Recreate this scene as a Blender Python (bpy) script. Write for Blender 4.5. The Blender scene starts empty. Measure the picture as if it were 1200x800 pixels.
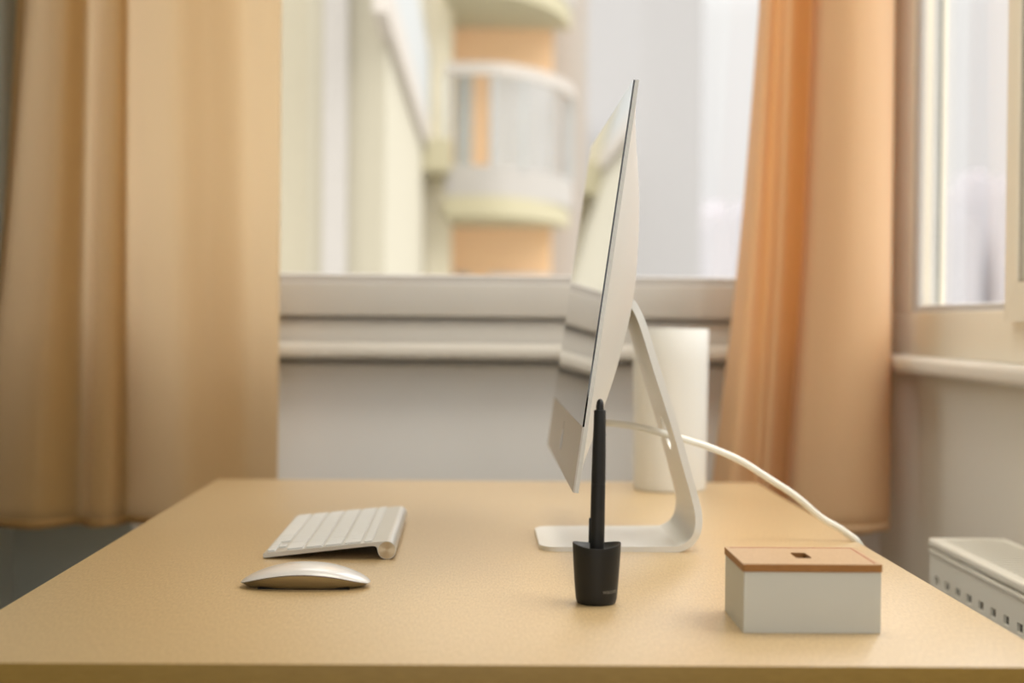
import bpy, bmesh, math, random
from mathutils import Vector, Matrix
random.seed(7)
SC = bpy.context.scene
COL = SC.collection
EYE = 0.986
DZ = 0.750          # desk top

# ------------------------------------------------------------------ materials
def s2l(c):
    return tuple(((v/255)/12.92 if v/255 <= .04045 else ((v/255+.055)/1.055)**2.4) for v in c)

def mat(name, rgb, rough=.5, metal=0., spec=.5, bump=0., bscale=200., coat=0., var=0., vscale=8., sheen=0., stretch=None):
    m = bpy.data.materials.new(name); m.use_nodes = True
    nt = m.node_tree; b = nt.nodes['Principled BSDF']
    c = s2l(rgb)
    b.inputs['Base Color'].default_value = (*c, 1)
    b.inputs['Roughness'].default_value = rough
    b.inputs['Metallic'].default_value = metal
    b.inputs['Specular IOR Level'].default_value = spec
    b.inputs['Coat Weight'].default_value = coat
    b.inputs['Coat Roughness'].default_value = .08
    b.inputs['Sheen Weight'].default_value = sheen
    tc = nt.nodes.new('ShaderNodeTexCoord'); src = tc.outputs['Object']
    if stretch:
        mp = nt.nodes.new('ShaderNodeMapping'); mp.inputs['Scale'].default_value = stretch
        nt.links.new(src, mp.inputs['Vector']); src = mp.outputs['Vector']
    # a faint unevenness in every surface, so nothing is a perfectly flat colour
    n = nt.nodes.new('ShaderNodeTexNoise'); n.inputs['Scale'].default_value = vscale; n.inputs['Detail'].default_value = 4
    nt.links.new(src, n.inputs['Vector'])
    r = nt.nodes.new('ShaderNodeValToRGB')
    v = max(var, .012)
    r.color_ramp.elements[0].position = .3; r.color_ramp.elements[1].position = .7
    r.color_ramp.elements[0].color = (*[max(0, x*(1-v)) for x in c], 1)
    r.color_ramp.elements[1].color = (*[min(1, x*(1+v)) for x in c], 1)
    nt.links.new(n.outputs['Fac'], r.inputs['Fac']); nt.links.new(r.outputs['Color'], b.inputs['Base Color'])
    if bump:
        n2 = nt.nodes.new('ShaderNodeTexNoise'); n2.inputs['Scale'].default_value = bscale; n2.inputs['Detail'].default_value = 3
        nt.links.new(src, n2.inputs['Vector'])
        bp = nt.nodes.new('ShaderNodeBump'); bp.inputs['Strength'].default_value = bump; bp.inputs['Distance'].default_value = .001
        nt.links.new(n2.outputs['Fac'], bp.inputs['Height']); nt.links.new(bp.outputs['Normal'], b.inputs['Normal'])
    return m

def glass_mat(name, tint=(1, 1, 1), ior=1.45):
    m = bpy.data.materials.new(name); m.use_nodes = True
    nt = m.node_tree; nt.nodes.clear()
    o = nt.nodes.new('ShaderNodeOutputMaterial'); mx = nt.nodes.new('ShaderNodeMixShader')
    t = nt.nodes.new('ShaderNodeBsdfTransparent'); g = nt.nodes.new('ShaderNodeBsdfGlossy')
    lw = nt.nodes.new('ShaderNodeLayerWeight'); lw.inputs['Blend'].default_value = .5
    pw = nt.nodes.new('ShaderNodeMath'); pw.operation = 'POWER'; pw.inputs[1].default_value = 5
    f = nt.nodes.new('ShaderNodeMath'); f.operation = 'MULTIPLY_ADD'; f.inputs[1].default_value = .5; f.inputs[2].default_value = .03
    nt.links.new(lw.outputs['Facing'], pw.inputs[0]); nt.links.new(pw.outputs[0], f.inputs[0])
    t.inputs['Color'].default_value = (*tint, 1); g.inputs['Roughness'].default_value = 0
    nt.links.new(f.outputs[0], mx.inputs[0]); nt.links.new(t.outputs[0], mx.inputs[1]); nt.links.new(g.outputs[0], mx.inputs[2])
    nt.links.new(mx.outputs[0], o.inputs[0])
    return m

def cloth_mat(name, rgb, trgb, trans=.45):
    m = bpy.data.materials.new(name); m.use_nodes = True
    nt = m.node_tree; nt.nodes.clear()
    o = nt.nodes.new('ShaderNodeOutputMaterial'); mx = nt.nodes.new('ShaderNodeMixShader'); mx.inputs[0].default_value = trans
    d = nt.nodes.new('ShaderNodeBsdfPrincipled'); t = nt.nodes.new('ShaderNodeBsdfTranslucent')
    d.inputs['Base Color'].default_value = (*s2l(rgb), 1); d.inputs['Roughness'].default_value = .55
    d.inputs['Specular IOR Level'].default_value = .35; d.inputs['Sheen Weight'].default_value = .15
    t.inputs['Color'].default_value = (*s2l(trgb), 1)
    tc = nt.nodes.new('ShaderNodeTexCoord'); w = nt.nodes.new('ShaderNodeTexNoise'); w.inputs['Scale'].default_value = 1400
    nt.links.new(tc.outputs['Object'], w.inputs['Vector'])
    bp = nt.nodes.new('ShaderNodeBump'); bp.inputs['Strength'].default_value = .15; bp.inputs['Distance'].default_value = .0005
    nt.links.new(w.outputs['Fac'], bp.inputs['Height']); nt.links.new(bp.outputs['Normal'], d.inputs['Normal'])
    nt.links.new(d.outputs[0], mx.inputs[1]); nt.links.new(t.outputs[0], mx.inputs[2]); nt.links.new(mx.outputs[0], o.inputs[0])
    return m

M = {}
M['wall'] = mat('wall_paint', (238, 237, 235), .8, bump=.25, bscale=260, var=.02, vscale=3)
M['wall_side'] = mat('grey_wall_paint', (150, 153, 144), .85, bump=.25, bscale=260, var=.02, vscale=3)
M['wall_warm'] = mat('warm_wall_paint', (224, 217, 204), .8, bump=.3, bscale=260, var=.02, vscale=3)
M['pvc'] = mat('white_window_plastic', (208, 205, 200), .32, spec=.5)
M['pvc_warm'] = mat('cream_window_plastic', (240, 232, 214), .35, spec=.5)
M['gasket'] = mat('dark_green_gasket', (70, 82, 72), .6)
M['bead'] = mat('glazing_bead_plastic', (186, 182, 178), .4)
M['seal'] = mat('grey_beige_seal', (150, 140, 122), .6)
M['stone'] = mat('painted_sill', (220, 216, 208), .3, var=.02, vscale=5)
M['floor'] = mat('dark_floor', (120, 104, 84), .5, var=.1, vscale=6)
M['ceil'] = mat('ceiling_paint', (235, 232, 226), .9)
M['alu_key'] = mat('keyboard_aluminium', (214, 212, 206), .36, metal=.65, bump=.04, bscale=2500)
M['alu'] = mat('satin_aluminium', (232, 231, 226), .42, metal=.45, bump=.04, bscale=2500)
M['alu_stand'] = mat('blasted_aluminium', (230, 229, 224), .42, metal=.55, bump=.04, bscale=2500)
M['alu_chin'] = mat('chin_aluminium', (214, 208, 198), .38, metal=.8, bump=.04, bscale=2500)
M['screen'] = mat('black_glass', (12, 13, 14), .0, spec=1.0, coat=1.0)
M['screen'].node_tree.nodes['Principled BSDF'].inputs['Coat Roughness'].default_value = 0
M['screen'].node_tree.nodes['Principled BSDF'].inputs['Coat IOR'].default_value = 1.7
M['gloss_dark'] = mat('polished_black', (20, 20, 20), .05, spec=.8)
M['key'] = mat('white_key_plastic', (226, 226, 224), .5)
M['alu_mouse'] = mat('mouse_aluminium', (192, 182, 158), .34, metal=1.0)
M['mouse_top'] = mat('glossy_white_acrylic', (226, 222, 218), .22, coat=.35)
M['mouse_seam'] = mat('dark_seam', (70, 52, 46), .5)
M['black'] = mat('black_plastic', (24, 23, 21), .5, bump=.05, bscale=1500)
M['black_soft'] = mat('black_rubber', (27, 26, 26), .42)
M['logo_grey'] = mat('grey_print', (112, 108, 98), .6)
M['box_white'] = mat('white_laminate', (214, 214, 206), .5, var=.015)
M['cord'] = mat('white_rubber_cable', (232, 230, 220), .38)
M['pot'] = mat('white_matte_plastic', (228, 228, 224), .45)
M['rad'] = mat('white_enamel', (240, 237, 226), .4)
M['rad_dark'] = mat('radiator_inside', (70, 66, 58), .8)
M['groove'] = mat('scorched_wood_groove', (150, 62, 34), .7)

# wood of the desk: light birch foil with a short fine fleck
def wood(name, a, b_, rough, scale=(30, 30, 30), edge=None, bumps=.12):
    m = bpy.data.materials.new(name); m.use_nodes = True
    nt = m.node_tree; p = nt.nodes['Principled BSDF']
    tc = nt.nodes.new('ShaderNodeTexCoord'); mp = nt.nodes.new('ShaderNodeMapping'); mp.inputs['Scale'].default_value = scale
    n = nt.nodes.new('ShaderNodeTexNoise'); n.inputs['Scale'].default_value = 9; n.inputs['Detail'].default_value = 8; n.inputs['Roughness'].default_value = .65
    r = nt.nodes.new('ShaderNodeValToRGB')
    r.color_ramp.elements[0].position = .32; r.color_ramp.elements[1].position = .68
    r.color_ramp.elements[0].color = (*s2l(a), 1); r.color_ramp.elements[1].color = (*s2l(b_), 1)
    nt.links.new(tc.outputs['Object'], mp.inputs['Vector']); nt.links.new(mp.outputs['Vector'], n.inputs['Vector'])
    nt.links.new(n.outputs['Fac'], r.inputs['Fac']); nt.links.new(r.outputs['Color'], p.inputs['Base Color'])
    p.inputs['Roughness'].default_value = rough
    bp = nt.nodes.new('ShaderNodeBump'); bp.inputs['Strength'].default_value = bumps; bp.inputs['Distance'].default_value = .0006
    nt.links.new(n.outputs['Fac'], bp.inputs['Height']); nt.links.new(bp.outputs['Normal'], p.inputs['Normal'])
    return m
M['desk'] = wood('birch_foil', (182, 152, 105), (210, 182, 136), .36, (64, 12, 60), bumps=.3)
M['desk'].node_tree.nodes['Principled BSDF'].inputs['Specular IOR Level'].default_value = .7
M['desk'].node_tree.nodes['Principled BSDF'].inputs['Coat Weight'].default_value = .5
M['desk'].node_tree.nodes['Principled BSDF'].inputs['Coat Roughness'].default_value = .40
M['desk_edge'] = wood('birch_edge_band', (158, 124, 54), (170, 136, 64), .45, (10, 60, 60), bumps=.1)
M['desk_leg'] = mat('white_steel_leg', (225, 222, 215), .4)
M['lid'] = wood('beech_lid', (184, 152, 116), (198, 167, 130), .5, (90, 14, 90), bumps=.1)
M['lid_edge'] = wood('beech_lid_edge', (156, 106, 52), (172, 120, 62), .55, (14, 90, 90), bumps=.1)

# brushed disc: anisotropic metal with a radial tangent
m = mat('turned_aluminium', (200, 184, 156), .3, metal=1.0)
_p = m.node_tree.nodes['Principled BSDF']; _p.inputs['Anisotropic'].default_value = .9
_t = m.node_tree.nodes.new('ShaderNodeTangent'); _t.direction_type = 'RADIAL'; _t.axis = 'Y'
m.node_tree.links.new(_t.outputs[0], _p.inputs['Tangent']); M['turned'] = m

M['curtain_left'] = cloth_mat('ochre_curtain_cloth', (178, 142, 84), (255, 242, 220), .68)
M['curtain_right'] = cloth_mat('beige_curtain_cloth', (240, 216, 176), (252, 206, 120), .45)
M['glass'] = glass_mat('window_glass')
M['balc_glass'] = mat('pale_blue_panel', (184, 188, 188), .6)

M['yellow'] = mat('pale_yellow_render', (176, 169, 148), .9)
M['cream'] = mat('cream_render', (190, 184, 164), .9)
M['cream_light'] = mat('light_cream_render', (244, 236, 212), .9)
M['offwhite'] = mat('offwhite_render', (180, 175, 168), .9)
M['lilac'] = mat('pale_grey_render', (186, 180, 172), .9)
M['orange'] = mat('orange_render', (253, 212, 166), .9)
M['slab'] = mat('ochre_slab', (188, 180, 148), .9)
M['rail'] = mat('white_rail', (194, 186, 176), .5)
M['doorpanel'] = mat('blue_white_panel', (222, 222, 224), .4)
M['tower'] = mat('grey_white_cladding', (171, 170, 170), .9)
M['haze_block'] = mat('haze_tinted_pale', (190, 187, 190), .9)  # haze is put into the pale colours of the far blocks
M['haze_block2'] = mat('haze_tinted_grey', (182, 180, 183), .9)
M['ground'] = mat('pale_asphalt', (140, 138, 134), .95, var=.05, vscale=.1)

# ------------------------------------------------------------------ mesh helpers
def link(name, bm, m, parent=None, smooth=False, loc=None):
    me = bpy.data.meshes.new(name)
    bmesh.ops.recalc_face_normals(bm, faces=bm.faces)
    bm.to_mesh(me); bm.free()
    ms = m if isinstance(m, (list, tuple)) else [m]
    for x in ms: me.materials.append(x)
    if smooth:
        for p in me.polygons: p.use_smooth = True
    o = bpy.data.objects.new(name, me); COL.objects.link(o)
    if parent: o.parent = parent
    if loc: o.location = loc
    return o

def sharp(o, ang=35):
    me = o.data
    bm = bmesh.new(); bm.from_mesh(me)
    for e in bm.edges:
        if len(e.link_faces) == 2 and e.calc_face_angle(0) > math.radians(ang): e.smooth = False
    bm.to_mesh(me); bm.free()
    for p in me.polygons: p.use_smooth = True
    return o

def box(bm, x0, x1, y0, y1, z0, z1, bev=0., seg=2, mi=0):
    vs = [bm.verts.new((x, y, z)) for x in (x0, x1) for y in (y0, y1) for z in (z0, z1)]
    q = [(0, 1, 3, 2), (4, 6, 7, 5), (0, 4, 5, 1), (2, 3, 7, 6), (0, 2, 6, 4), (1, 5, 7, 3)]
    fs = [bm.faces.new([vs[i] for i in f]) for f in q]
    for f in fs: f.material_index = mi
    if bev > 0:
        es = list({e for f in fs for e in f.edges})
        bmesh.ops.bevel(bm, geom=es, offset=bev, segments=seg, affect='EDGES', profile=.5)
    return fs

def boxobj(name, m, dims, parent=None, bev=0., seg=2):
    bm = bmesh.new(); box(bm, *dims, bev=bev, seg=seg)
    o = link(name, bm, m, parent)
    if bev: sharp(o, 40)
    return o

def extrude_profile(bm, pts, y0, y1, axis='y'):
    """closed 2D profile (x,z) swept along y (or (y,z) along x)"""
    def P(a, b, t): return (a, t, b) if axis == 'y' else (t, a, b)
    A = [bm.verts.new(P(a, b, y0)) for a, b in pts]; B = [bm.verts.new(P(a, b, y1)) for a, b in pts]
    n = len(pts)
    for i in range(n): bm.faces.new((A[i], A[(i+1) % n], B[(i+1) % n], B[i]))
    bm.faces.new(A[::-1]); bm.faces.new(B)

def lathe(bm, prof, seg=48, c=(0, 0), cap=True, zf=None):
    rings = []
    for r, z in prof:
        ring = []
        for k in range(seg):
            a = 2*math.pi*k/seg
            zz = z + (zf(a, r, z) if zf else 0)
            ring.append(bm.verts.new((c[0]+r*math.cos(a), c[1]+r*math.sin(a), zz)))
        rings.append(ring)
    for a, b in zip(rings, rings[1:]):
        for k in range(seg): bm.faces.new((a[k], a[(k+1) % seg], b[(k+1) % seg], b[k]))
    if cap: bm.faces.new(rings[0][::-1]); bm.faces.new(rings[-1])
    return rings

def tube(bm, pts, r, seg=14):
    pts = [Vector(p) for p in pts]; rings = []
    up = Vector((0, 1, 0)); prev = None
    for i, p in enumerate(pts):
        d = (pts[min(i+1, len(pts)-1)] - pts[max(i-1, 0)]).normalized()
        if prev is None:
            n = up.cross(d).normalized() if abs(up.dot(d)) < .95 else Vector((1, 0, 0)).cross(d).normalized()
        else:
            n = (prev - d*prev.dot(d)).normalized()
        prev = n; b = d.cross(n)
        rr = r if not callable(r) else r(i/(len(pts)-1))
        rings.append([bm.verts.new(p + n*rr*math.cos(2*math.pi*k/seg) + b*rr*math.sin(2*math.pi*k/seg)) for k in range(seg)])
    for a, c in zip(rings, rings[1:]):
        for k in range(seg): bm.faces.new((a[k], a[(k+1) % seg], c[(k+1) % seg], c[k]))
    bm.faces.new(rings[0][::-1]); bm.faces.new(rings[-1])

def catmull(pts, n):
    pts = [Vector(p) for p in pts]; P = [2*pts[0]-pts[1]] + pts + [2*pts[-1]-pts[-2]]; out = []
    for i in range(1, len(P)-2):
        for k in range(n):
            t = k/n; a, b, c, d = P[i-1:i+3]
            out.append(.5*((2*b) + (c-a)*t + (2*a-5*b+4*c-d)*t*t + (3*b-a-3*c+d)*t**3))
    out.append(pts[-1]); return out

def interp(tab, x):
    """smooth monotone-ish lookup in a table"""
    xs = [a for a, _ in tab]
    if x <= xs[0]: return tab[0][1]
    if x >= xs[-1]: return tab[-1][1]
    for i in range(len(tab)-1):
        if xs[i] <= x <= xs[i+1]:
            def sl(j):
                j0, j1 = max(0, j-1), min(len(tab)-1, j+1)
                return (tab[j1][1]-tab[j0][1])/(tab[j1][0]-tab[j0][0])
            h = xs[i+1]-xs[i]; t = (x-xs[i])/h
            return ((2*t**3-3*t*t+1)*tab[i][1] + (t**3-2*t*t+t)*h*sl(i) + (-2*t**3+3*t*t)*tab[i+1][1] + (t**3-t*t)*h*sl(i+1))

def thing(name, label, cat, loc=(0, 0, 0), rz=0, group=None):
    o = bpy.data.objects.new(name, None); COL.objects.link(o); o.empty_display_size = .02
    o.location = loc; o.rotation_euler = (0, 0, rz)
    return tag(o, label, cat, group)

def tag(o, label, cat, group=None):
    o['label'] = label; o['category'] = cat
    if group: o['group'] = group
    return o

def struct(o): o['kind'] = 'structure'; return o

# ------------------------------------------------------------------ room shell
FY = 2.62      # face of the window wall
RX = 0.700     # face of the right wall
LX = -0.800    # face of the left wall
BY = -1.5      # the room goes on behind the camera
CZ = 2.45
WX0, WX1, WZ0, WZ1 = -.74, .60, .94, 2.22    # front opening
RY0, RY1, RZ0 = .55, 2.56, .935              # right opening

bm = bmesh.new()
box(bm, LX-.12, RX+.066, FY, FY+.14, 0, .908)
box(bm, LX-.12, RX+.066, FY+.03, FY+.14, .908, WZ0)
box(bm, LX-.12, RX+.066, FY, FY+.14, WZ1, CZ)
box(bm, LX-.12, WX0, FY, FY+.14, WZ0, WZ1)
box(bm, WX1, RX+.066, FY, FY+.14, WZ0, WZ1)
struct(link('wall_front', bm, M['wall']))
bm = bmesh.new()
box(bm, RX, RX+.066, BY, FY, 0, RZ0)
box(bm, RX, RX+.066, BY, FY, WZ1, CZ)
box(bm, RX, RX+.066, BY, RY0, RZ0, WZ1)
box(bm, RX, RX+.066, RY1, FY, RZ0, WZ1)
struct(link('wall_right', bm, M['wall_warm']))
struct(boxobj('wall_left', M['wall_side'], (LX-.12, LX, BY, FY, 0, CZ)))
struct(boxobj('floor', M['floor'], (LX-.12, RX+.14, BY, FY+.14, -.05, 0)))
struct(boxobj('ceiling', M['ceil'], (LX-.12, RX+.14, BY, FY+.14, CZ, CZ+.05)))
struct(boxobj('baseboard_front', M['pvc'], (-.59, RX, FY-.014, FY, 0, .08), bev=.003))
struct(boxobj('baseboard_right', M['pvc'], (RX-.014, RX, BY, FY-.014, 0, .08), bev=.003))
struct(boxobj('baseboard_left', M['pvc'], (LX, LX+.014, BY, FY-.014, 0, .08), bev=.003))

struct(boxobj('wall_shade_panel', M['wall_side'], (LX, -.60, FY-.016, FY, 0, .905)))  # added grey panel, its colour stands in for shade on the lower wall

# front window: fixed outer frame, sash proud of it, sloped glazing bead, pane
win = bpy.data.objects.new('window_1', None); COL.objects.link(win); win['kind'] = 'structure'
def ring(bm, x0, x1, z0, z1, w, y0, y1, bev=.003):
    box(bm, x0, x1, y0, y1, z0, z0+w, bev); box(bm, x0, x1, y0, y1, z1-w, z1, bev)
    box(bm, x0, x0+w, y0, y1, z0+w, z1-w, bev); box(bm, x1-w, x1, y0, y1, z0+w, z1-w, bev)
bm = bmesh.new()
ring(bm, WX0, WX1, .944, WZ1, .0405, 2.60, 2.70)
ring(bm, WX0+.03, WX1-.03, .975, WZ1-.03, .074, 2.616, 2.69, 0)
sharp(link('outer_frame', bm, M['pvc'], win))
bm = bmesh.new()
ring(bm, WX0+.036, WX1-.036, .9925, WZ1-.036, .0575, 2.583, 2.612, .004)
s = sharp(link('sash_frame', bm, M['pvc'], win))
bm = bmesh.new()
bx0, bx1, bz0, bz1 = WX0+.036+.0575, WX1-.036-.0575, 1.050, WZ1-.036-.0575
for (a, b, mode) in ((bx0, bx1, 'b'), (bx0, bx1, 't'), (bz0, bz1, 'l'), (bz0, bz1, 'r')):
    if mode == 'b': extrude_profile(bm, [(2.590, bz0-.004), (2.594, bz0+.012), (2.612, bz0+.015), (2.62, bz0+.015), (2.62, bz0)], a, b, 'x')
    if mode == 't': extrude_profile(bm, [(2.592, bz1), (2.592, bz1-.003), (2.612, bz1-.015), (2.62, bz1-.015), (2.62, bz1)], a, b, 'x')
    if mode == 'l': box(bm, bx0, bx0+.015, 2.60, 2.62, a, b)
    if mode == 'r': box(bm, bx1-.015, bx1, 2.60, 2.62, a, b)
link('glazing_bead', bm, M['bead'], win)
boxobj('pane', M['glass'], (bx0+.008, bx1-.008, 2.617, 2.619, bz0+.008, bz1-.008), win)

# front sill with a rounded nose
def sill(name, y0, y1, nose, zt, th, axis, m):
    r = th*.38; pts = [(nose+r, zt)]
    for k in range(1, 8):
        a = math.radians(90+90*k/7); pts.append((nose+r+r*math.cos(a), zt-r+r*math.sin(a)))
    for k in range(0, 8):
        a = math.radians(180+90*k/7); pts.append((nose+r+r*math.cos(a), zt-th+r+r*math.sin(a)))
    return pts
bm = bmesh.new()
pts = sill('', 0, 0, 2.55, .9465, .0265, 'x', None)
extrude_profile(bm, pts + [(2.64, .920), (2.64, .9465)], LX+.02, RX-.055, 'x')
t1 = sharp(link('trim_1', bm, M['stone'])); struct(t1)
bm = bmesh.new()
pts = [(.7+.0-(p[0]-2.55)*1-.04, p[1]) for p in sill('', 0, 0, 2.55, .9365, .0275, 'x', None)]
pts = [(RX-.042+(p[0]-2.55), p[1]) for p in sill('', 0, 0, 2.55, .9365, .0275, 'x', None)]
extrude_profile(bm, pts + [(.735, .909), (.735, .9365)], .45, FY-.03, 'y')
t2 = sharp(link('trim_2', bm, M['stone'])); struct(t2)

# right window: fixed light at the far end, opening sash standing proud nearer the camera
win2 = bpy.data.objects.new('window_2', None); COL.objects.link(win2); win2['kind'] = 'structure'
FX = .700
SY1 = 1.9625       # far edge of the proud sash
bm = bmesh.new()
zb = .9365
zg = 1.006         # top of the flat frame face below the bead
box(bm, FX-.002, FX+.066, 0.6, RY1-.0, zb, zg, .002)
box(bm, FX-.002, FX+.066, 0.6, RY1, WZ1-.07, WZ1, .002)
box(bm, .728, .766, 2.480, RY1, zg, WZ1-.07)
box(bm, FX-.002, .730, 2.438, RY1, zg, WZ1-.07, .002)
box(bm, FX-.002, FX+.066, 1.93, 1.99, zg, WZ1-.07, .002)
box(bm, FX-.002, FX+.066, .60, .66, zg, WZ1-.07, .002)
sharp(link('outer_frame', bm, M['pvc_warm'], win2))
# bead around the fixed light, sloping back to the glass
bm = bmesh.new()
extrude_profile(bm, [(FX+.001, zg), (FX+.004, zg+.010), (.736, zg+.013), (.742, zg+.013), (.742, zg)], 1.99, 2.462, 'y')
v = [(FX+.006, 2.462), (FX+.006, 2.459), (.736, 2.447+.034), (.742, 2.447+.034), (.742, 2.462)]
v = [(.700, 2.45), (.700, 2.414), (.706, 2.412), (.733, 2.474), (.733, 2.49)]
A = [bm.verts.new((x, y, zg)) for x, y in v]; B = [bm.verts.new((x, y, WZ1-.07)) for x, y in v]
for i in range(5): bm.faces.new((A[i], A[(i+1) % 5], B[(i+1) % 5], B[i]))
bm.faces.new(A[::-1]); bm.faces.new(B)
link('glazing_bead', bm, M['bead'], win2)
bm = bmesh.new()
box(bm, .7335, .7375, 2.476, 2.482, zg+.012, WZ1-.07)
box(bm, .7520, .7560, 2.476, 2.482, zg+.012, WZ1-.07)
box(bm, .7375, .7520, 2.4765, 2.4815, zg+.012, WZ1-.07, mi=1)
link('spacer', bm, [M['gasket'], M['pvc']], win2)
boxobj('pane', M['glass'], (.7405, .7425, 1.98, 2.4764, zg+.008, WZ1-.072), win2)
bm = bmesh.new()     # proud casement with mitred corners
sx0, sx1 = .672, .7375
sy0, sy1, sz0, sz1, sw = .68, 1.9625, .9905, WZ1-.045, .0515
sx0 = .685
outer = [(sy1, sz0), (sy0, sz0), (sy0, sz1), (sy1, sz1)]
inner = [(sy1-.043, sz0+sw), (sy0+.043, sz0+sw), (sy0+.043, sz1-sw), (sy1-.043, sz1-sw)]
g_ = .0004
for i in range(4):
    j = (i+1) % 4
    o1, o2, i1, i2 = map(lambda p: Vector(p), (outer[i], outer[j], inner[i], inner[j]))
    d = (o2-o1).normalized()*g_
    q = [o1+d, o2-d, i2-d, i1+d]
    A = [bm.verts.new((sx0, p.x, p.y)) for p in q]; B = [bm.verts.new((FX+.03, p.x, p.y)) for p in q]
    for k in range(4): bm.faces.new((A[k], A[(k+1) % 4], B[(k+1) % 4], B[k]))
    bm.faces.new(A); bm.faces.new(B[::-1])
link('sash_frame', bm, M['pvc_warm'], win2)
bm = bmesh.new()
ring_in = [(sy0+.043, sy1-.043, sz0+sw, sz1-sw)]
a, b, c, d = ring_in[0]
for (y0, y1, z0, z1) in ((a, b, c, c+.003), (a, b, d-.003, d), (a, a+.003, c, d), (b-.003, b, c, d)):
    box(bm, sx0+.003, sx0+.012, y0, y1, z0, z1)
link('gasket', bm, M['seal'], win2)
boxobj('pane', M['glass'], (.6945, .6965, a, b, c, d), win2)

# ------------------------------------------------------------------ desk
desk = thing('desk', 'light birch desk with a thin square-edged top, carrying the computer', 'desk', (0.012, 1.632, 0))
x0, x1, y0, y1 = -.3865-.012, .411-.012, 1.0325-1.632, 2.224-1.632
bm = bmesh.new(); box(bm, x0, x1, y0, y1, DZ-.034, DZ, .0016, 2)
for f in bm.faces:
    f.normal_update()
    f.material_index = 0 if f.normal.z > .6 else 1
sharp(link('tabletop', bm, [M['desk'], M['desk_edge']], desk))
for sx in (x0+.06, x1-.06):
    for sy in (y0+.07, y1-.07):
        boxobj('leg', M['desk_leg'], (sx-.022, sx+.022, sy-.022, sy+.022, 0, DZ-.034), desk, bev=.003)
boxobj('apron', M['desk_leg'], (x0+.06, x1-.06, y1-.08, y1-.06, DZ-.10, DZ-.034), desk)

# ------------------------------------------------------------------ all-in-one computer
CY = 1.622; W = .528; HGT = .3755
pc = thing('desktop_computer', 'slim silver all-in-one computer seen edge-on, standing on the desk', 'computer', (.1450, CY, DZ))
Pb = Vector((.0838-.1450, 0, .0818)); Pt = Vector((.1350-.1450, 0, .4545))
UP = (Pt-Pb).normalized(); HGT = (Pt-Pb).length; NB = Vector((UP.z, 0, -UP.x))      # NB points to the back
def scr(u, v, w): return Pb + UP*(v*HGT) + NB*w + Vector((0, u*W, 0))   # u -.5...5 (near..far) v 0..1
Dt = [(0, 0), (.03, .007), (.106, .0215), (.25, .035), (.38, .0425), (.51, .0455), (.657, .0415), (.80, .0325), (.92, .0180), (1, .0025)]
bm = bmesh.new(); NU, NV = 40, 48
back = [[bm.verts.new(scr(i/NU-.5, j/NV, .0052 + max(0, interp(Dt, j/NV))*(1-(2*i/NU-1)**2))) for i in range(NU+1)] for j in range(NV+1)]
front = [[bm.verts.new(scr(i/NU-.5, j/NV, .0016)) for i in range(NU+1)] for j in range(NV+1)]
for j in range(NV):
    for i in range(NU):
        bm.faces.new((back[j][i], back[j][i+1], back[j+1][i+1], back[j+1][i]))
        bm.faces.new((front[j][i], front[j+1][i], front[j+1][i+1], front[j][i+1]))
for j in range(NV):
    for i in (0, NU): bm.faces.new((back[j][i], back[j+1][i], front[j+1][i], front[j][i]))
for i in range(NU):
    for j in (0, NV): bm.faces.new((back[j][i], back[j][i+1], front[j][i+1], front[j][i]))
sharp(link('housing', bm, M['alu'], pc), 30)
CH = (.891-.8322)/(1.2031-.8322)
def slab(bm, u0, u1, v0, v1, w0, w1):
    vs = [bm.verts.new(scr(u, v, w)) for u in (u0, u1) for v in (v0, v1) for w in (w0, w1)]
    for f in [(0, 1, 3, 2), (4, 6, 7, 5), (0, 4, 5, 1), (2, 3, 7, 6), (0, 2, 6, 4), (1, 5, 7, 3)]: bm.faces.new([vs[i] for i in f])
bm = bmesh.new(); slab(bm, -.5, .5, 0, CH, 0, .0016); chin = link('chin', bm, M['alu_chin'], pc)
bm = bmesh.new(); slab(bm, -.4995, .4995, CH+.0008, .9992, 0, .0016); link('screen', bm, M['screen'], pc)
# fruit mark with a bite and a leaf, centred on the chin
def fruit_mark(scale):
    body = []
    for k in range(72):
        a = 2*math.pi*k/72
        r = .5*(1 + .06*math.cos(2*a)) - .10*math.exp(-((a-math.pi/2)/.28)**2) - .05*math.exp(-((a-3*math.pi/2)/.25)**2)
        x, y = r*math.cos(a)*.93, r*math.sin(a)
        if y < 0: x *= 1 - .25*abs(y)
        bxx, byy, br = .60, .08, .24
        dd = math.hypot(x-bxx, y-byy)
        if dd < br: x = bxx - math.sqrt(max(0, br*br-(y-byy)**2))
        body.append((x*scale, y*scale))
    leaf = []
    for k in range(12):
        t = k/11; leaf.append((.02+.22*t, .48+.30*t - .10*math.sin(math.pi*t)))
    for k in range(1, 11):
        t = 1-k/11; leaf.append((.02+.22*t, .48+.30*t + .09*math.sin(math.pi*t)))
    return body, [(x*scale, y*scale) for x, y in leaf]
bm = bmesh.new()
for poly in fruit_mark(.026):
    vs = [bm.verts.new(scr(-x/W, CH*.5 + (y-.002)/HGT, -.0002)) for x, y in poly]
    vb = [bm.verts.new(scr(-x/W, CH*.5 + (y-.002)/HGT, .0004)) for x, y in poly]
    n = len(vs); bm.faces.new(vs); bm.faces.new(vb[::-1])
    for i in range(n): bm.faces.new((vs[i], vs[(i+1) % n], vb[(i+1) % n], vb[i]))
link('fruit_emblem', bm, M['gloss_dark'], chin)

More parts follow.
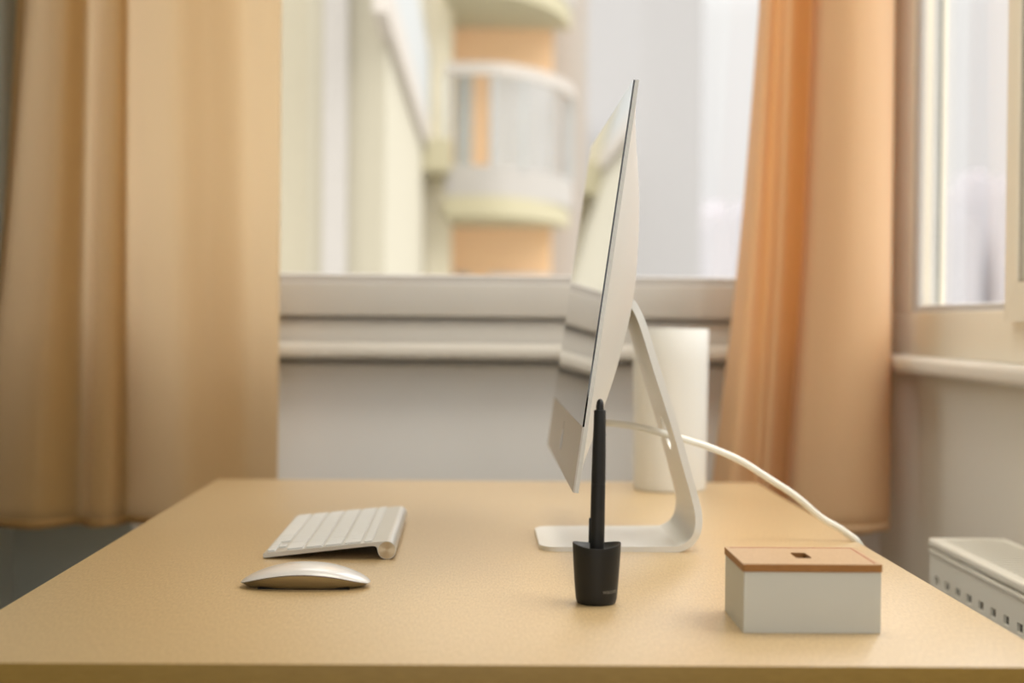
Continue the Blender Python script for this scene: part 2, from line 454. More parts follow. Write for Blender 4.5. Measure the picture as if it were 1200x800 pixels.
# stand: one bent aluminium strip, leg with a round cable hole
def wx(x): return x-.1450
outerp = catmull([(.150, .2620), (.1575, .2590), (.1643, .2480), (.1712, .2310), (.184, .1906), (.2056, .1240), (.2162, .0860), (.2252, .0540), (.2285, .0360), (.2262, .0200), (.2195, .0090), (.2090, .0022), (.195, .0), (.15, .0), (.10, .0), (.062, .0)]
                 if False else [(.150, .2620, 0), (.1575, .2590, 0), (.1643, .2480, 0), (.1712, .2310, 0), (.184, .1906, 0), (.2056, .1240, 0), (.2162, .0870, 0), (.2250, .0560, 0), (.2288, .0370, 0), (.2272, .0200, 0), (.2200, .0080, 0), (.2080, .0010, 0), (.195, .0, 0), (.15, .0, 0), (.10, .0, 0), (.062, .0, 0)], 6)
N = len(outerp); inner = []
for i, p in enumerate(outerp):
    d = (outerp[min(i+1, N-1)]-outerp[max(i-1, 0)]).normalized()
    nrm = Vector((d.y, -d.x, 0))           # towards inside
    if nrm.dot(Vector((.14, .12, 0))-p) < 0: nrm = -nrm
    s_ = i/(N-1)
    th = .0072 if s_ < .6 else .0072 - (s_-.6)/.4*.0026
    q = p + nrm*th
    inner.append(q)
def half(i):
    s_ = i/(N-1); return .066 + (.080-.066)*min(1, s_/.6)
NC = 14
bm = bmesh.new(); G = []
for i in range(N):
    hw = half(i); row = []
    # round the two front corners of the foot
    end = (N-1-i)
    dist = outerp[i].x-outerp[-1].x if i > N*.6 else 1
    R_ = .018
    if dist < R_: hw -= R_ - math.sqrt(max(0, R_*R_-(R_-dist)**2))
    G.append([(wx(outerp[i].x), outerp[i].y), (wx(inner[i].x), inner[i].y), hw])
ro, ri = [], []
for (o_, in_, hw) in G:
    ro.append([bm.verts.new((o_[0], hw*(2*c/NC-1), o_[1])) for c in range(NC+1)])
    ri.append([bm.verts.new((in_[0], hw*(2*c/NC-1), in_[1])) for c in range(NC+1)])
for i in range(N-1):
    for c in range(NC):
        bm.faces.new((ro[i][c], ro[i+1][c], ro[i+1][c+1], ro[i][c+1]))
        bm.faces.new((ri[i][c], ri[i][c+1], ri[i+1][c+1], ri[i+1][c]))
    bm.faces.new((ro[i][0], ri[i][0], ri[i+1][0], ro[i+1][0])); bm.faces.new((ro[i][NC], ro[i+1][NC], ri[i+1][NC], ri[i][NC]))
for i in (0, N-1):
    for c in range(NC): bm.faces.new((ro[i][c], ro[i][c+1], ri[i][c+1], ri[i][c]))
stand = link('stand', bm, M['alu_stand'], pc)
cut = bmesh.new()
bmesh.ops.create_cone(cut, cap_ends=True, segments=40, radius1=.018, radius2=.018, depth=.06,
                      matrix=Matrix.Translation((wx(.2035), 0, .117)) @ Matrix.Rotation(math.radians(90), 4, 'Y'))
cutter = link('cutter', cut, M['alu'], pc)
md = stand.modifiers.new('b', 'BOOLEAN'); md.object = cutter; md.operation = 'DIFFERENCE'; md.solver = 'EXACT'
bpy.context.view_layer.update()
dg = bpy.context.evaluated_depsgraph_get()
me2 = bpy.data.meshes.new_from_object(stand.evaluated_get(dg))
stand.modifiers.clear(); stand.data = me2; bpy.data.objects.remove(cutter)
bv = bmesh.new(); bv.from_mesh(me2); bv.to_mesh(me2); bv.free(); sharp(stand, 40)
# hinge block joining leg and housing
boxobj('hinge', M['alu_stand'], (-.018, .012, -.045, .045, .238, .262), pc, bev=.004)

# ------------------------------------------------------------------ power cord
YC = 1.628
cp = [(.128, YC-.006, DZ+.1275), (.150, YC-.008, DZ+.1262), (.172, YC-.008, DZ+.1225), (.200, YC-.008, DZ+.1155), (.225, YC-.004, DZ+.1085), (.250, YC, DZ+.1005),
      (.282, YC+.002, DZ+.0870), (.313, YC+.004, DZ+.0680), (.344, YC+.004, DZ+.0480), (.372, YC+.004, DZ+.0250), (.3925, YC+.002, DZ+.0010), (.409, YC, DZ-.028), (.424, YC, DZ-.08), (.438, YC+.02, DZ-.22), (.445, YC+.05, .35), (.455, YC+.08, .14), (.49, YC+.12, .012), (.58, YC+.3, .006), (.66, YC+.5, .006)]
# the bend passes just outside the edge of the top
cp[10] = (.3965, YC+.002, DZ+.0105); cp[11] = (.4165, YC, DZ-.010); cp[12] = (.430, YC, DZ-.07)
bm = bmesh.new(); tube(bm, catmull(cp, 8), .0037, 16)
tag(link('power_cord', bm, M['cord'], smooth=True), 'white power cord running from the computer through its stand and over the desk edge', 'cord')

# ------------------------------------------------------------------ keyboard
kb = thing('keyboard', 'slim aluminium keyboard with white keys lying before the screen', 'keyboard', (-.2126, 1.4835, DZ), math.radians(.55))
R0 = .0090; bx, bz = .1213, .0092
prof = [(.0008, .0012), (0, .0025), (0, .0050), (.0010, .0060)]
prof += [(bx+R0*math.cos(math.radians(a)), bz+R0*math.sin(math.radians(a))) for a in range(94, -181, -12)]
prof += [(.1118, .0112), (.1108, .0126), (.1090, .0133), (.1060, .0133)]
bm = bmesh.new(); extrude_profile(bm, prof, 0, .281)
sharp(link('body', bm, M['alu_key'], kb), 30)
for yy in (-.0003, .2803):
    bm = bmesh.new()
    bmesh.ops.create_cone(bm, cap_ends=True, segments=48, radius1=R0*.93, radius2=R0*.93, depth=.001, matrix=Matrix.Rotation(math.radians(90), 4, 'X'))
    link('end_cap', bm, M['turned'], kb, loc=(bx, yy+.0005*(0 if yy < 0 else 1), bz))
sl = math.atan2(.0182-.0060, .1205)
def plate_z(x): return .0060 + (x-.001)*(.0182-.0060)/.1197
def keymesh(dx, dy):
    b = bmesh.new(); h = .0017; c = .0012
    lo = [(-dx/2, -dy/2), (dx/2, -dy/2), (dx/2, dy/2), (-dx/2, dy/2)]
    def rr(dx, dy, r, z):
        out = []
        for (sx, sy, a0) in ((1, 1, 0), (-1, 1, 90), (-1, -1, 180), (1, -1, 270)):
            for k in range(4):
                a = math.radians(a0+30*k); out.append(b.verts.new((sx*(dx/2-r)+r*math.cos(a), sy*(dy/2-r)+r*math.sin(a), z)))
        return out
    L = [rr(dx, dy, .0014, 0), rr(dx, dy, .0014, h-.0004), rr(dx-.0008, dy-.0008, .0011, h)]
    for p, q in zip(L, L[1:]):
        for k in range(16): b.faces.new((p[k], p[(k+1) % 16], q[(k+1) % 16], q[k]))
    b.faces.new(L[0][::-1]); b.faces.new(L[-1]); bmesh.ops.recalc_face_normals(b, faces=b.faces)
    me = bpy.data.meshes.new('key'); b.to_mesh(me); b.free(); me.materials.append(M['key']); return me
U = .0189; GAP = .0030
rows = [[1, 1, 1, 1.25, 5, 1.25, 1, 'L', 'UD', 'R'], [2.25]+[1]*10+[2.25], [1.75]+[1]*11+[1.75], [1.5]+[1]*13, [1]*13+[1.5], [14.5/14]*14]
cache = {}
def addkey(xc, dx, yc, dy):
    k = (round(dx, 5), round(dy, 5))
    if k not in cache: cache[k] = keymesh(dx, dy)
    o = bpy.data.objects.new('key', cache[k]); COL.objects.link(o); o.parent = kb
    o.location = (xc, yc, plate_z(xc)-.0001); o.rotation_euler = (0, -sl, 0)
for ri_, row in enumerate(rows):
    xs = .0038 + ri_*.0190; dx = .0160 if ri_ < 5 else .0082
    pos = 0
    for w_ in row:
        if isinstance(w_, str):
            yc = .2775 - (pos+.5)*U; h2 = .0074
            if w_ in ('L', 'R'): addkey(xs+h2/2, h2, yc, U-GAP)
            else: addkey(xs+h2/2, h2, yc, U-GAP); addkey(xs+.016-h2/2, h2, yc, U-GAP)
            pos += 1; continue
        yc = .2775 - (pos+w_/2)*U
        addkey(xs+dx/2, dx, yc, w_*U-GAP); pos += w_

# ------------------------------------------------------------------ mouse
ms = thing('computer_mouse', 'low arched white mouse with an aluminium underside beside the keyboard', 'mouse', (-.1533, 1.3345, DZ))
A_, B_ = .0569, .0287
def sup(th, n=2.6):
    c, s_ = math.cos(th), math.sin(th)
    return (A_*math.copysign(abs(c)**(2/n), c), B_*math.copysign(abs(s_)**(2/n), s_))
def ze(x): return .0040 + .0102*(1-(x/A_)**2)
def shell(bm, rr, seg=72):
    rings = []
    for f in rr: rings.append([bm.verts.new(f(2*math.pi*k/seg)) for k in range(seg)])
    for a, b in zip(rings, rings[1:]):
        for k in range(seg): bm.faces.new((a[k], a[(k+1) % seg], b[(k+1) % seg], b[k]))
    return rings
def topf(rho):
    def f(th):
        x, y = sup(th); x *= rho; y *= rho
        return (x, y, ze(x) + .0066*(1-rho**2)**.62)
    return f
bm = bmesh.new()
R = shell(bm, [topf(r) for r in (1, .995, .98, .95, .9, .82, .72, .6, .46, .3, .15, .02)]); bm.faces.new(R[-1])
link('top_shell', bm, M['mouse_top'], ms, smooth=True)
def botf(rx, ry, z0, k):
    def f(th):
        x, y = sup(th); zz = ze(x)
        return (x*rx, y*ry, zz*(1-k) + z0*k)
    return f
bm = bmesh.new()
R = shell(bm, [botf(.997, .995, 0, .03), botf(.975, .95, .0006, .2), botf(.95, .89, .0006, .42), botf(.915, .81, .0006, .68), botf(.87, .72, .0006, .9), botf(.82, .62, .0005, 1), botf(.2, .2, .0005, 1)]); bm.faces.new(R[-1])
link('aluminium_base', bm, M['alu_mouse'], ms, smooth=True)['label'] = 'aluminium underside'
bm = bmesh.new()
R = shell(bm, [botf(1.0, 1.0, 0, -.01), botf(1.001, 1.001, 0, .005), botf(.998, .998, 0, .04)])
link('seam', bm, M['mouse_seam'], ms, smooth=True)
bm = bmesh.new()
for s_ in (-1, 1): box(bm, -.04, .04, s_*.016-.0015, s_*.016+.0015, 0, .0008)
link('glide_rail', bm, M['black'], ms)

# ------------------------------------------------------------------ pen stand and pen
PX, PY = .0984, 1.2618
ps = thing('pen_stand', 'small round black pen cup standing before the computer stand', 'pen holder', (PX, PY, DZ))
def rimf(a, r, z):
    if z < .040: return 0
    k = min(1, (z-.040)/.008)
    return k*(.0016*math.cos(2*a) - .0004) * min(1, r/.02)
prof = [(.0150, 0), (.0162, .0008), (.0172, .0040), (.0178, .010), (.0186, .020), (.0194, .032), (.0200, .042), (.0203, .0490), (.0202, .0499), (.0197, .0500), (.0180, .0478), (.0150, .0452), (.0110, .0438), (.0075, .0432), (.0073, .041), (.0073, .010)]
bm = bmesh.new(); lathe(bm, prof, 64, zf=rimf)
sharp(link('cup', bm, M['black'], ps), 50)
# lettering wrapped on the cup
cu = bpy.data.curves.new('t', 'FONT'); cu.body = 'wacom'; cu.size = .0052; cu.align_x = 'CENTER'; cu.extrude = .0; cu.offset = .00012
to = bpy.data.objects.new('t', cu); COL.objects.link(to); bpy.context.view_layer.update()
tm = bpy.data.meshes.new_from_object(to.evaluated_get(bpy.context.evaluated_depsgraph_get()))
bpy.data.objects.remove(to)
bt = bmesh.new(); bt.from_mesh(tm); bmesh.ops.subdivide_edges(bt, edges=bt.edges, cuts=1)
for v in bt.verts:
    z = .0105 + v.co.y; rr = interp([(0, .0150), (.004, .0172), (.010, .0178), (.02, .0186), (.032, .0194)], z) + .0001
    a = -math.pi/2 + math.radians(37) + v.co.x/rr
    v.co = (rr*math.cos(a), rr*math.sin(a), z)
link('lettering', bt, M['logo_grey'], ps)['label'] = 'small grey lettering'

pen = thing('stylus_pen', 'black stylus pen standing tip up in the small black pen cup', 'pen', (PX-.0002, PY, DZ+.0165))
pen.rotation_euler = (0, math.radians(.7), 0)
L = .1455
prof = [(.0030, 0), (.0050, .002), (.0061, .008), (.00615, .05), (.0060, .082), (.0060, .0835), (.0058, .0837), (.0058, .0843), (.0060, .0845), (.0057, .11), (.0052, .13), (.0050, .1445), (.0047, L)]
bm = bmesh.new(); lathe(bm, prof, 36); sharp(link('barrel', bm, M['black'], pen), 40)
prof = [(.0034, L-.001), (.0033, L+.004), (.0029, L+.0065), (.0022, L+.0082), (.0012, L+.0092), (.0003, L+.0095)]
bm = bmesh.new(); lathe(bm, prof, 28); sharp(link('nib', bm, M['black_soft'], pen), 60)
bm = bmesh.new(); box(bm, -.0072, -.0050, -.002, .002, .034, .055, .0008, 2); sharp(link('side_switch', bm, M['black_soft'], pen))

# ------------------------------------------------------------------ wooden-lid box
bxo = thing('storage_box', 'small white box with a slotted wooden lid near the right desk edge', 'box', (.2540, 1.1850, DZ))
hx, hy, hz = .0526, .0437, .0470
bm = bmesh.new(); t_ = .004
box(bm, -hx, hx, -hy, -hy+t_, 0, hz, .0004, 1); box(bm, -hx, hx, hy-t_, hy, 0, hz, .0004, 1)
box(bm, -hx, -hx+t_, -hy+t_, hy-t_, 0, hz); box(bm, hx-t_, hx, -hy+t_, hy-t_, 0, hz)
box(bm, -hx+t_, hx-t_, -hy+t_, hy-t_, .001, .005)
link('body', bm, M['box_white'], bxo)
# lid: a board with a rounded slot cut through it
lx, ly = .0534, .0444; z0, z1 = hz, hz+.0058
def rrect(cx, cy, w, h, r, n=6):
    out = []
    for sx, sy, a0 in ((1, 1, 0), (-1, 1, 90), (-1, -1, 180), (1, -1, 270)):
        for k in range(n+1):
            a = math.radians(a0+90*k/n); out.append((cx+sx*(w/2-r)+r*math.cos(a), cy+sy*(h/2-r)+r*math.sin(a)))
    return out
bm = bmesh.new()
O = rrect(0, 0, 2*lx, 2*ly, .0012); I = rrect(0, 0, .0125, .028, .0028)
for z in (z0, z1):
    pass
Ot = [bm.verts.new((x, y, z1)) for x, y in O]; Ob = [bm.verts.new((x, y, z0)) for x, y in O]
It = [bm.verts.new((x, y, z1)) for x, y in I]; Ib = [bm.verts.new((x, y, z0)) for x, y in I]
n = len(O)
for k in range(n):
    j = (k+1) % n
    for quad, mi in (((Ot[k], Ot[j], It[j], It[k]), 0), ((Ob[k], Ib[k], Ib[j], Ob[j]), 1), ((Ot[k], Ob[k], Ob[j], Ot[j]), 1), ((It[k], It[j], Ib[j], Ib[k]), 1)):
        f = bm.faces.new(quad); f.material_index = mi
lid = link('lid', bm, [M['lid'], M['lid_edge']], bxo); lid['label'] = 'wooden lid with a finger slot'
bm = bmesh.new(); gi = .0036; gw = .0012
Q = [(-lx+gi, -ly+gi*0+.0012), (lx-gi, -ly+.0012), (lx-gi, ly-gi), (-lx+gi, ly-gi)]
box(bm, -lx+gi, lx-gi, ly-gi-.0022, ly-gi, z1-.0003, z1+.00012)
box(bm, lx-gi-gw, lx-gi, -ly+.006, ly-gi-.0012, z1-.0003, z1+.00012)
link('groove', bm, M['groove'], lid)

# ------------------------------------------------------------------ white cylindrical pot
pot = thing('cylinder_pot', 'tall plain white cylindrical pot at the far right of the desk', 'pot', (.2680, 2.1255, DZ))
prof = [(.0490, 0), (.0503, .0012), (.0508, .004), (.0518, .08), (.0528, .18), (.0530, .2262), (.0524, .2272), (.0514, .2262), (.0505, .18), (.049, .006)]
bm = bmesh.new(); lathe(bm, prof, 72); sharp(link('pot_body', bm, M['pot'], pot), 50)

# ------------------------------------------------------------------ curtains
def pt(px, Y): return (px-564)/1767*Y, Y
def curtain(name, top, bot, zt_ref, zb_, label, m, mid=None):
    """cloth sheet lofted between a fold line near the top of the view and one at the hem"""
    T = catmull([(*pt(*p), 0) for p in top], 10); B = catmull([(*pt(*p), 0) for p in bot], 10)
    C_ = catmull([(*pt(*p), 0) for p in mid], 10) if mid else None
    ztop = 2.40; NZ = 56; bm = bmesh.new(); rows_ = []
    zmid = 1.10
    for j in range(NZ+1):
        z = zb_ + (ztop-zb_)*j/NZ
        row = []
        for k in range(len(T)):
            if z <= zt_ref:
                if C_:
                    if z < zmid:
                        t = (z-zb_)/(zmid-zb_); p = B[k].lerp(C_[k], t) 
                    else:
                        t = (z-zmid)/(zt_ref-zmid); p = C_[k].lerp(T[k], t)
                    # soften the change of direction at the middle line
                    lin = B[k].lerp(T[k], (z-zb_)/(zt_ref-zb_))
                    d = abs(z-zmid)/.18
                    if d < 1:
                        a1 = C_[k] + (B[k]-C_[k])*(.18/(zmid-zb_)); a2 = C_[k] + (T[k]-C_[k])*(.18/(zt_ref-zmid))
                        u = (z-zmid+.18)/.36
                        p = a1*(1-u)**2 + C_[k]*2*u*(1-u) + a2*u*u
                else: p = B[k].lerp(T[k], (z-zb_)/(zt_ref-zb_))
            else:
                c = sum((q.x for q in T))/len(T)
                f = (z-zt_ref)/(ztop-zt_ref)
                p = Vector((T[k].x + (T[k].x-c)*(-.12*f), T[k].y, 0))
            dz = .0012*math.sin(k*.35) if j == 0 else 0
            row.append(bm.verts.new((p.x, p.y, z+dz)))
        rows_.append(row)
    for a, b in zip(rows_, rows_[1:]):
        for k in range(len(a)-1): bm.faces.new((a[k], a[k+1], b[k+1], b[k]))
    o = link(name, bm, m, smooth=True)
    sd = o.modifiers.new('thickness', 'SOLIDIFY'); sd.thickness = .0016; sd.offset = 0
    tag(o, label, 'curtain', 'curtains at the front window')
    # stitched hem: a narrow doubled band along the bottom
    bm = bmesh.new(); h0, h1 = [], []
    lo = catmull([(*pt(*p), 0) for p in bot], 10)
    for k, p in enumerate(lo):
        q0 = lo[max(0, k-1)]; q1 = lo[min(len(lo)-1, k+1)]; d = (q1-q0).normalized(); nn = Vector((d.y, -d.x, 0))
        if nn.y > 0: nn = -nn
        t = .012/(zt_ref-zb_)
        P_ = p + nn*.0012
        h0.append(bm.verts.new((P_.x, P_.y, zb_-.0005+.0012*math.sin(k*.35)))); h1.append(bm.verts.new((P_.x, P_.y, zb_+.013)))
    for k in range(len(h0)-1): bm.faces.new((h0[k], h0[k+1], h1[k+1], h1[k]))
    hm = link('hem', bm, m, o, smooth=True)
    sd = hm.modifiers.new('thickness', 'SOLIDIFY'); sd.thickness = .0010; sd.offset = 0
    return o

curtain('curtain',
        [(22, 2.50), (36, 2.50), (48, 2.44), (76, 2.415), (104, 2.458), (122, 2.438), (140, 2.442), (151, 2.475), (172, 2.440), (203, 2.405), (240, 2.425), (280, 2.455), (306, 2.445), (328, 2.435)],
        [(-40, 2.50), (-24, 2.49), (-14, 2.43), (40, 2.385), (94, 2.432), (112, 2.405), (134, 2.408), (152, 2.460), (180, 2.420), (215, 2.385), (250, 2.400), (286, 2.430), (308, 2.430), (327, 2.425)],
        1.51, .6525, 'ochre curtain hanging at the left of the window', M['curtain_left'],
        mid=[(8, 2.50), (15, 2.495), (22, 2.435), (64, 2.40), (100, 2.447), (118, 2.422), (138, 2.428), (151, 2.470), (176, 2.432), (208, 2.397), (245, 2.415), (284, 2.445), (307, 2.440), (328, 2.432)])
curtain('curtain',
        [(887, 2.470), (898, 2.44), (908, 2.47), (924, 2.455), (940, 2.49), (951, 2.50), (957, 2.41), (975, 2.375), (1002, 2.355), (1028, 2.365), (1043, 2.40), (1046, 2.44)],
        [(832, 2.475), (858, 2.44), (886, 2.475), (898, 2.455), (915, 2.48), (925, 2.49), (931, 2.40), (955, 2.36), (990, 2.34), (1024, 2.345), (1043, 2.375), (1047, 2.42)],
        1.51, .6590, 'peach-beige curtain hanging in the corner between the two windows', M['curtain_right'],
        mid=[(867, 2.475), (884, 2.44), (900, 2.475), (916, 2.455), (933, 2.485), (942, 2.495), (948, 2.405), (968, 2.367), (998, 2.347), (1027, 2.355), (1043, 2.385), (1046, 2.43)])
rod = boxobj('trim_3', M['pvc'], (LX+.01, RX-.01, 2.39, 2.50, 2.40, CZ)); struct(rod)

# ------------------------------------------------------------------ radiator
rd = thing('radiator', 'white panel radiator with a slotted top grille under the right window', 'radiator', (.629, 1.42, 0))
def L_(x, y): return x-.629, y-1.42
ry0, ry1 = .95, 1.9285; rx0, rx1 = .5785, .6790; rzt = .7115
bm = bmesh.new()     # front panel with a row of slots
xa, _ = L_(rx0+.002, 0); xb = xa+.004
ya, yb = ry0-1.42, ry1-1.42
hz0, hz1 = .6560, .6665
box(bm, xa, xb, ya, yb, hz1, rzt-.0150)
box(bm, xa, xb, ya, yb, .18, hz0)
pitch = .0424; first = 1.8995-1.42
cur = yb; k = 0
while first-k*pitch-.012 > ya:
    c = first-k*pitch
    box(bm, xa, xb, c+.0085, cur, hz0, hz1); cur = c-.0085; k += 1
box(bm, xa, xb, ya, cur, hz0, hz1)
link('front_panel', bm, M['rad'], rd)
boxobj('rear_panel', M['rad'], (L_(rx1-.008, 0)[0], L_(rx1-.002, 0)[0], ya, yb, .18, rzt-.012), rd)
boxobj('inner_fin', M['rad_dark'], (xa+.022, xa+.028, ya+.004, yb-.004, .2, rzt-.03), rd)
for s_, (q0, q1) in enumerate(((ya, ya+.003), (yb-.003, yb))):
    boxobj('side_panel', M['rad'], (xb, L_(rx1-.008, 0)[0], q0, q1, .18, rzt-.0135), rd)
bm = bmesh.new()     # top grille: frame lip and cross bars
xl, xr = rx0-.629, rx1-.629
box(bm, xl, xl+.016, ya-.002, yb+.002, rzt-.0115, rzt, .003, 3)
box(bm, xr-.010, xr, ya-.002, yb+.002, rzt-.0115, rzt, .003, 3)
box(bm, xl+.012, xr-.008, ya-.002, ya+.012, rzt-.010, rzt, .002, 2)
box(bm, xl+.012, xr-.008, yb-.010, yb+.002, rzt-.010, rzt, .002, 2)
link_y = yb-.010
y = yb-.016
while y > ya+.018:
    box(bm, xl+.012, xr-.008, y-.0075, y+.0005, rzt-.010, rzt-.0004); y -= .0160
sharp(link('top_grille', bm, M['rad'], rd), 40)
boxobj('top_lip', M['rad'], (xa-.0016, xa+.004, ya, yb, rzt-.0195, rzt-.0130), rd, bev=.0015)
for yy in (ya+.15, yb-.15):
    boxobj('bracket', M['rad'], (L_(rx1-.002, 0)[0], RX-.6296, yy-.02, yy+.02, .25, .62), rd)
bm = bmesh.new()
tube(bm, [(.62-.629, yb-.04, .19), (.62-.629, yb-.04, .0)], .009)
link('pipe', bm, M['rad'], rd)

# ------------------------------------------------------------------ outside
g = boxobj('ground', M['ground'], (-600, 600, -600, 700, -15.3, -15)); struct(g)

ap = thing('apartment_building', 'pale yellow apartment building with orange walls and curved balconies', 'building', (-3, 24, -15))
def part(name, m, x0, x1, y0, y1, z0, z1, parent=ap, bev=0):
    bm = bmesh.new(); box(bm, x0+3, x1+3, y0-24, y1-24, z0+15, z1+15, bev); return link(name, bm, m, parent)
wy = part('yellow_wall', M['yellow'], -9, -.80, 12, 30, -15, 9)
part('pilaster', M['offwhite'], -1.26, -1.07, 11.9, 12, -15, 9, wy)
part('side_wall', M['cream'], -.80, -.775, 12.02, 20.4, -15, 9)
part('rear_wall', M['cream_light'], -1.2, -.44, 20.5, 30, -15, 14)
part('orange_wall', M['orange'], -.44, 1.01, 22, 30, -15, 14)
part('end_wall', M['offwhite'], 1.01, 1.55, 22.6, 30, -15, 14)
# long side balcony running back along the yellow wing
sb = part('side_balcony', M['rail'], -.80, -.70, 10.9, 20.2, 3.2, 3.52)
part('railing_panel', M['balc_glass'], -.74, -.715, 10.9, 20.2, 3.52, 4.5, sb)
part('underside', M['slab'], -1.0, -.42, 19.2, 20.5, 2.9, 3.3, sb)
def balcony(zb_):
    out = [(-.50, 22.0), (-.50, 19.7), (.10, 19.66), (.45, 19.85), (.80, 20.35), (1.10, 21.1), (1.27, 22.0)]
    pl = catmull([(a, b, 0) for a, b in out[1:]], 6)
    def ringobj(name, m, z0, z1, inset, parent, thick=None):
        bm = bmesh.new()
        P = [(p.x-inset*(p.x+.5)*.25, p.y+inset) for p in pl]
        if thick is None:
            P = [(-.50, 22.0)] + P
            A = [bm.verts.new((x+3, y-24, z0+15)) for x, y in P]; B = [bm.verts.new((x+3, y-24, z1+15)) for x, y in P]
            n = len(P)
            for i in range(n): bm.faces.new((A[i], A[(i+1) % n], B[(i+1) % n], B[i]))
            bm.faces.new(A[::-1]); bm.faces.new(B)
        else:
            rows2 = []
            for (x, y) in P:
                rows2.append([bm.verts.new((x+3+dx, y-24+dx, z+15)) for dx, z in ((0, z0), (thick, z0), (thick, z1), (0, z1))])
            for a, b in zip(rows2, rows2[1:]):
                for i in range(4): bm.faces.new((a[i], a[(i+1) % 4], b[(i+1) % 4], b[i]))
            bm.faces.new(rows2[0]); bm.faces.new(rows2[-1][::-1])
        return link(name, bm, m, parent)
    b = ringobj('balcony', M['slab'], zb_, zb_+.26, 0, ap)
    ringobj('parapet', M['offwhite'], zb_+.26, zb_+.66, .03, b, .06)
    ringobj('railing_panel', M['glass'], zb_+.66, zb_+1.86, .05, b, .02)
    ringobj('top_rail', M['rail'], zb_+1.84, zb_+2.0, .0, b, .08)
    for f in (0, .22, .45, .70, .9, 1):
        p = pl[int(f*(len(pl)-1))]
        bm = bmesh.new(); box(bm, p.x+3, p.x+3.05, p.y-24+.04, p.y-24+.09, zb_+.6+15, zb_+1.9+15)
        link('railing_post', bm, M['balc_glass'], b)
    dr = part('balcony_door', M['doorpanel'], .10, 1.0, 21.93, 22.0, zb_+.26, zb_+2.2, ap)
    part('door_screen', M['balc_glass'], -.40, -.16, 21.93, 22.0, zb_+.26, zb_+2.2, dr)
for zb_ in (-3.41, -.53, 2.35, 5.23): balcony(zb_)

tw = thing('tower_block', 'plain pale grey tower block behind the balcony building', 'building', (7, 55, -15))
bm = bmesh.new(); box(bm, 2.30-7, 6.68-7, 46-55, 64-55, 0, 55)
link('tower_wall', bm, M['tower'], tw)
bm = bmesh.new(); box(bm, 1.95-7, 3.05-7, 44-55, 50-55, 0, 22.0)
link('stair_wing', bm, M['offwhite'], tw)
# hazy city beyond
blocks = [(.128, .152, 170, 11.5), (.146, .171, 260, 20.0), (.166, .190, 210, 16.0),
          (.290, .322, 230, 20.0), (.318, .333, 180, 13.5), (.330, .347, 250, 25.0), (.343, .372, 190, 18.0)]
descr = ['hazy low city block just right of the tall grey tower', 'hazy tall city block between the grey tower and the right curtain', 'hazy city block half covered by the edge of the right curtain',
         'hazy block at the far left edge of the right window pane', 'lowest hazy block in the middle of the right window pane', 'tallest hazy block seen through the right window pane', 'hazy block beside and behind the near casement of the right window']
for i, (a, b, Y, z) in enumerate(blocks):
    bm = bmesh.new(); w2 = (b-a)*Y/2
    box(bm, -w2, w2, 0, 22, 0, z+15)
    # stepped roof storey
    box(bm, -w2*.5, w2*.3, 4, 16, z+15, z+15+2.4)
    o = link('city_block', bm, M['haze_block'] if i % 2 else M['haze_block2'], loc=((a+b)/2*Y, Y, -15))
    tag(o, descr[i], 'building', 'hazy city blocks on the skyline')

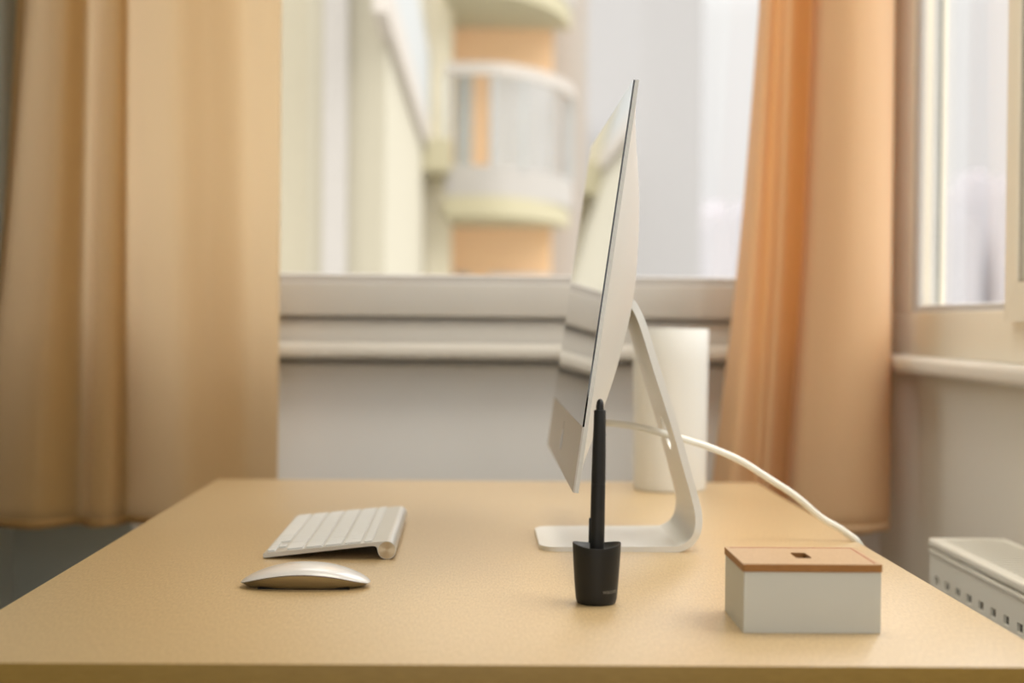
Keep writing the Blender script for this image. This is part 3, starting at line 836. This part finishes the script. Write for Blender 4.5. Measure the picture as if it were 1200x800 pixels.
# ------------------------------------------------------------------ light
w = bpy.data.worlds.new('overcast_sky'); SC.world = w; w.use_nodes = True
nt = w.node_tree; bg = nt.nodes['Background']
tc = nt.nodes.new('ShaderNodeTexCoord'); sp = nt.nodes.new('ShaderNodeSeparateXYZ')
nt.links.new(tc.outputs['Generated'], sp.inputs[0])
rp = nt.nodes.new('ShaderNodeValToRGB'); els = rp.color_ramp.elements
mr = nt.nodes.new('ShaderNodeMapRange'); mr.inputs['From Min'].default_value = -1; mr.inputs['From Max'].default_value = 1
nt.links.new(sp.outputs['Z'], mr.inputs['Value']); nt.links.new(mr.outputs[0], rp.inputs['Fac'])
def L3(v, t): return (v*t[0], v*t[1], v*t[2], 1)
els[0].position = 0; els[0].color = L3(.16, (1, .95, .88))
els[1].position = 1; els[1].color = L3(1.6, (1, .985, .96))
e = els.new(.495); e.color = L3(.18, (1, .96, .90))
e = els.new(.505); e.color = L3(.285, (1, .975, .955))
e = els.new(.60); e.color = L3(.31, (1, .985, .955))
e = els.new(.66); e.color = L3(.70, (1, .985, .96))
e = els.new(.75); e.color = L3(1.2, (1, .985, .96))
nt.links.new(rp.outputs['Color'], bg.inputs['Color']); bg.inputs['Strength'].default_value = 3.0

# added fill light, unseen above the desk, to brighten the room
la = bpy.data.lights.new('added_fill_light', 'AREA'); la.shape = 'DISK'; la.size = .7; la.energy = 12; la.color = (1, .93, .80)
lo_ = bpy.data.objects.new('added_fill_light', la); COL.objects.link(lo_); lo_.location = (.15, 1.6, 2.38)

# ------------------------------------------------------------------ camera
cam = bpy.data.cameras.new('camera'); co = bpy.data.objects.new('camera', cam); COL.objects.link(co); SC.camera = co
f_ = 1767.; yaw = math.atan(36/f_); pit = math.atan(24/f_); roll = .009
F = Vector((math.sin(yaw)*math.cos(pit), math.cos(yaw)*math.cos(pit), -math.sin(pit)))
Rr = F.cross(Vector((0, 0, 1))).normalized(); Uu = Rr.cross(F)
R2 = Rr*math.cos(roll)+Uu*math.sin(roll); U2 = Uu*math.cos(roll)-Rr*math.sin(roll)
mt = Matrix((R2, U2, -F)).transposed().to_4x4(); mt.translation = (0, 0, EYE); co.matrix_world = mt
cam.sensor_width = 36; cam.lens = f_/1200*36; cam.clip_start = .05; cam.clip_end = 2000
cam.dof.use_dof = True; cam.dof.focus_distance = 1.37; cam.dof.aperture_fstop = 3.6

vs = SC.view_settings
vs.view_transform = 'Standard'; vs.look = 'None'; vs.exposure = 0.0; vs.gamma = 1; vs.use_curve_mapping = False
SC.cycles.use_denoising = True
SC.cycles.max_bounces = 10; SC.cycles.diffuse_bounces = 5; SC.cycles.transparent_max_bounces = 12
SC.cycles.sample_clamp_indirect = 6
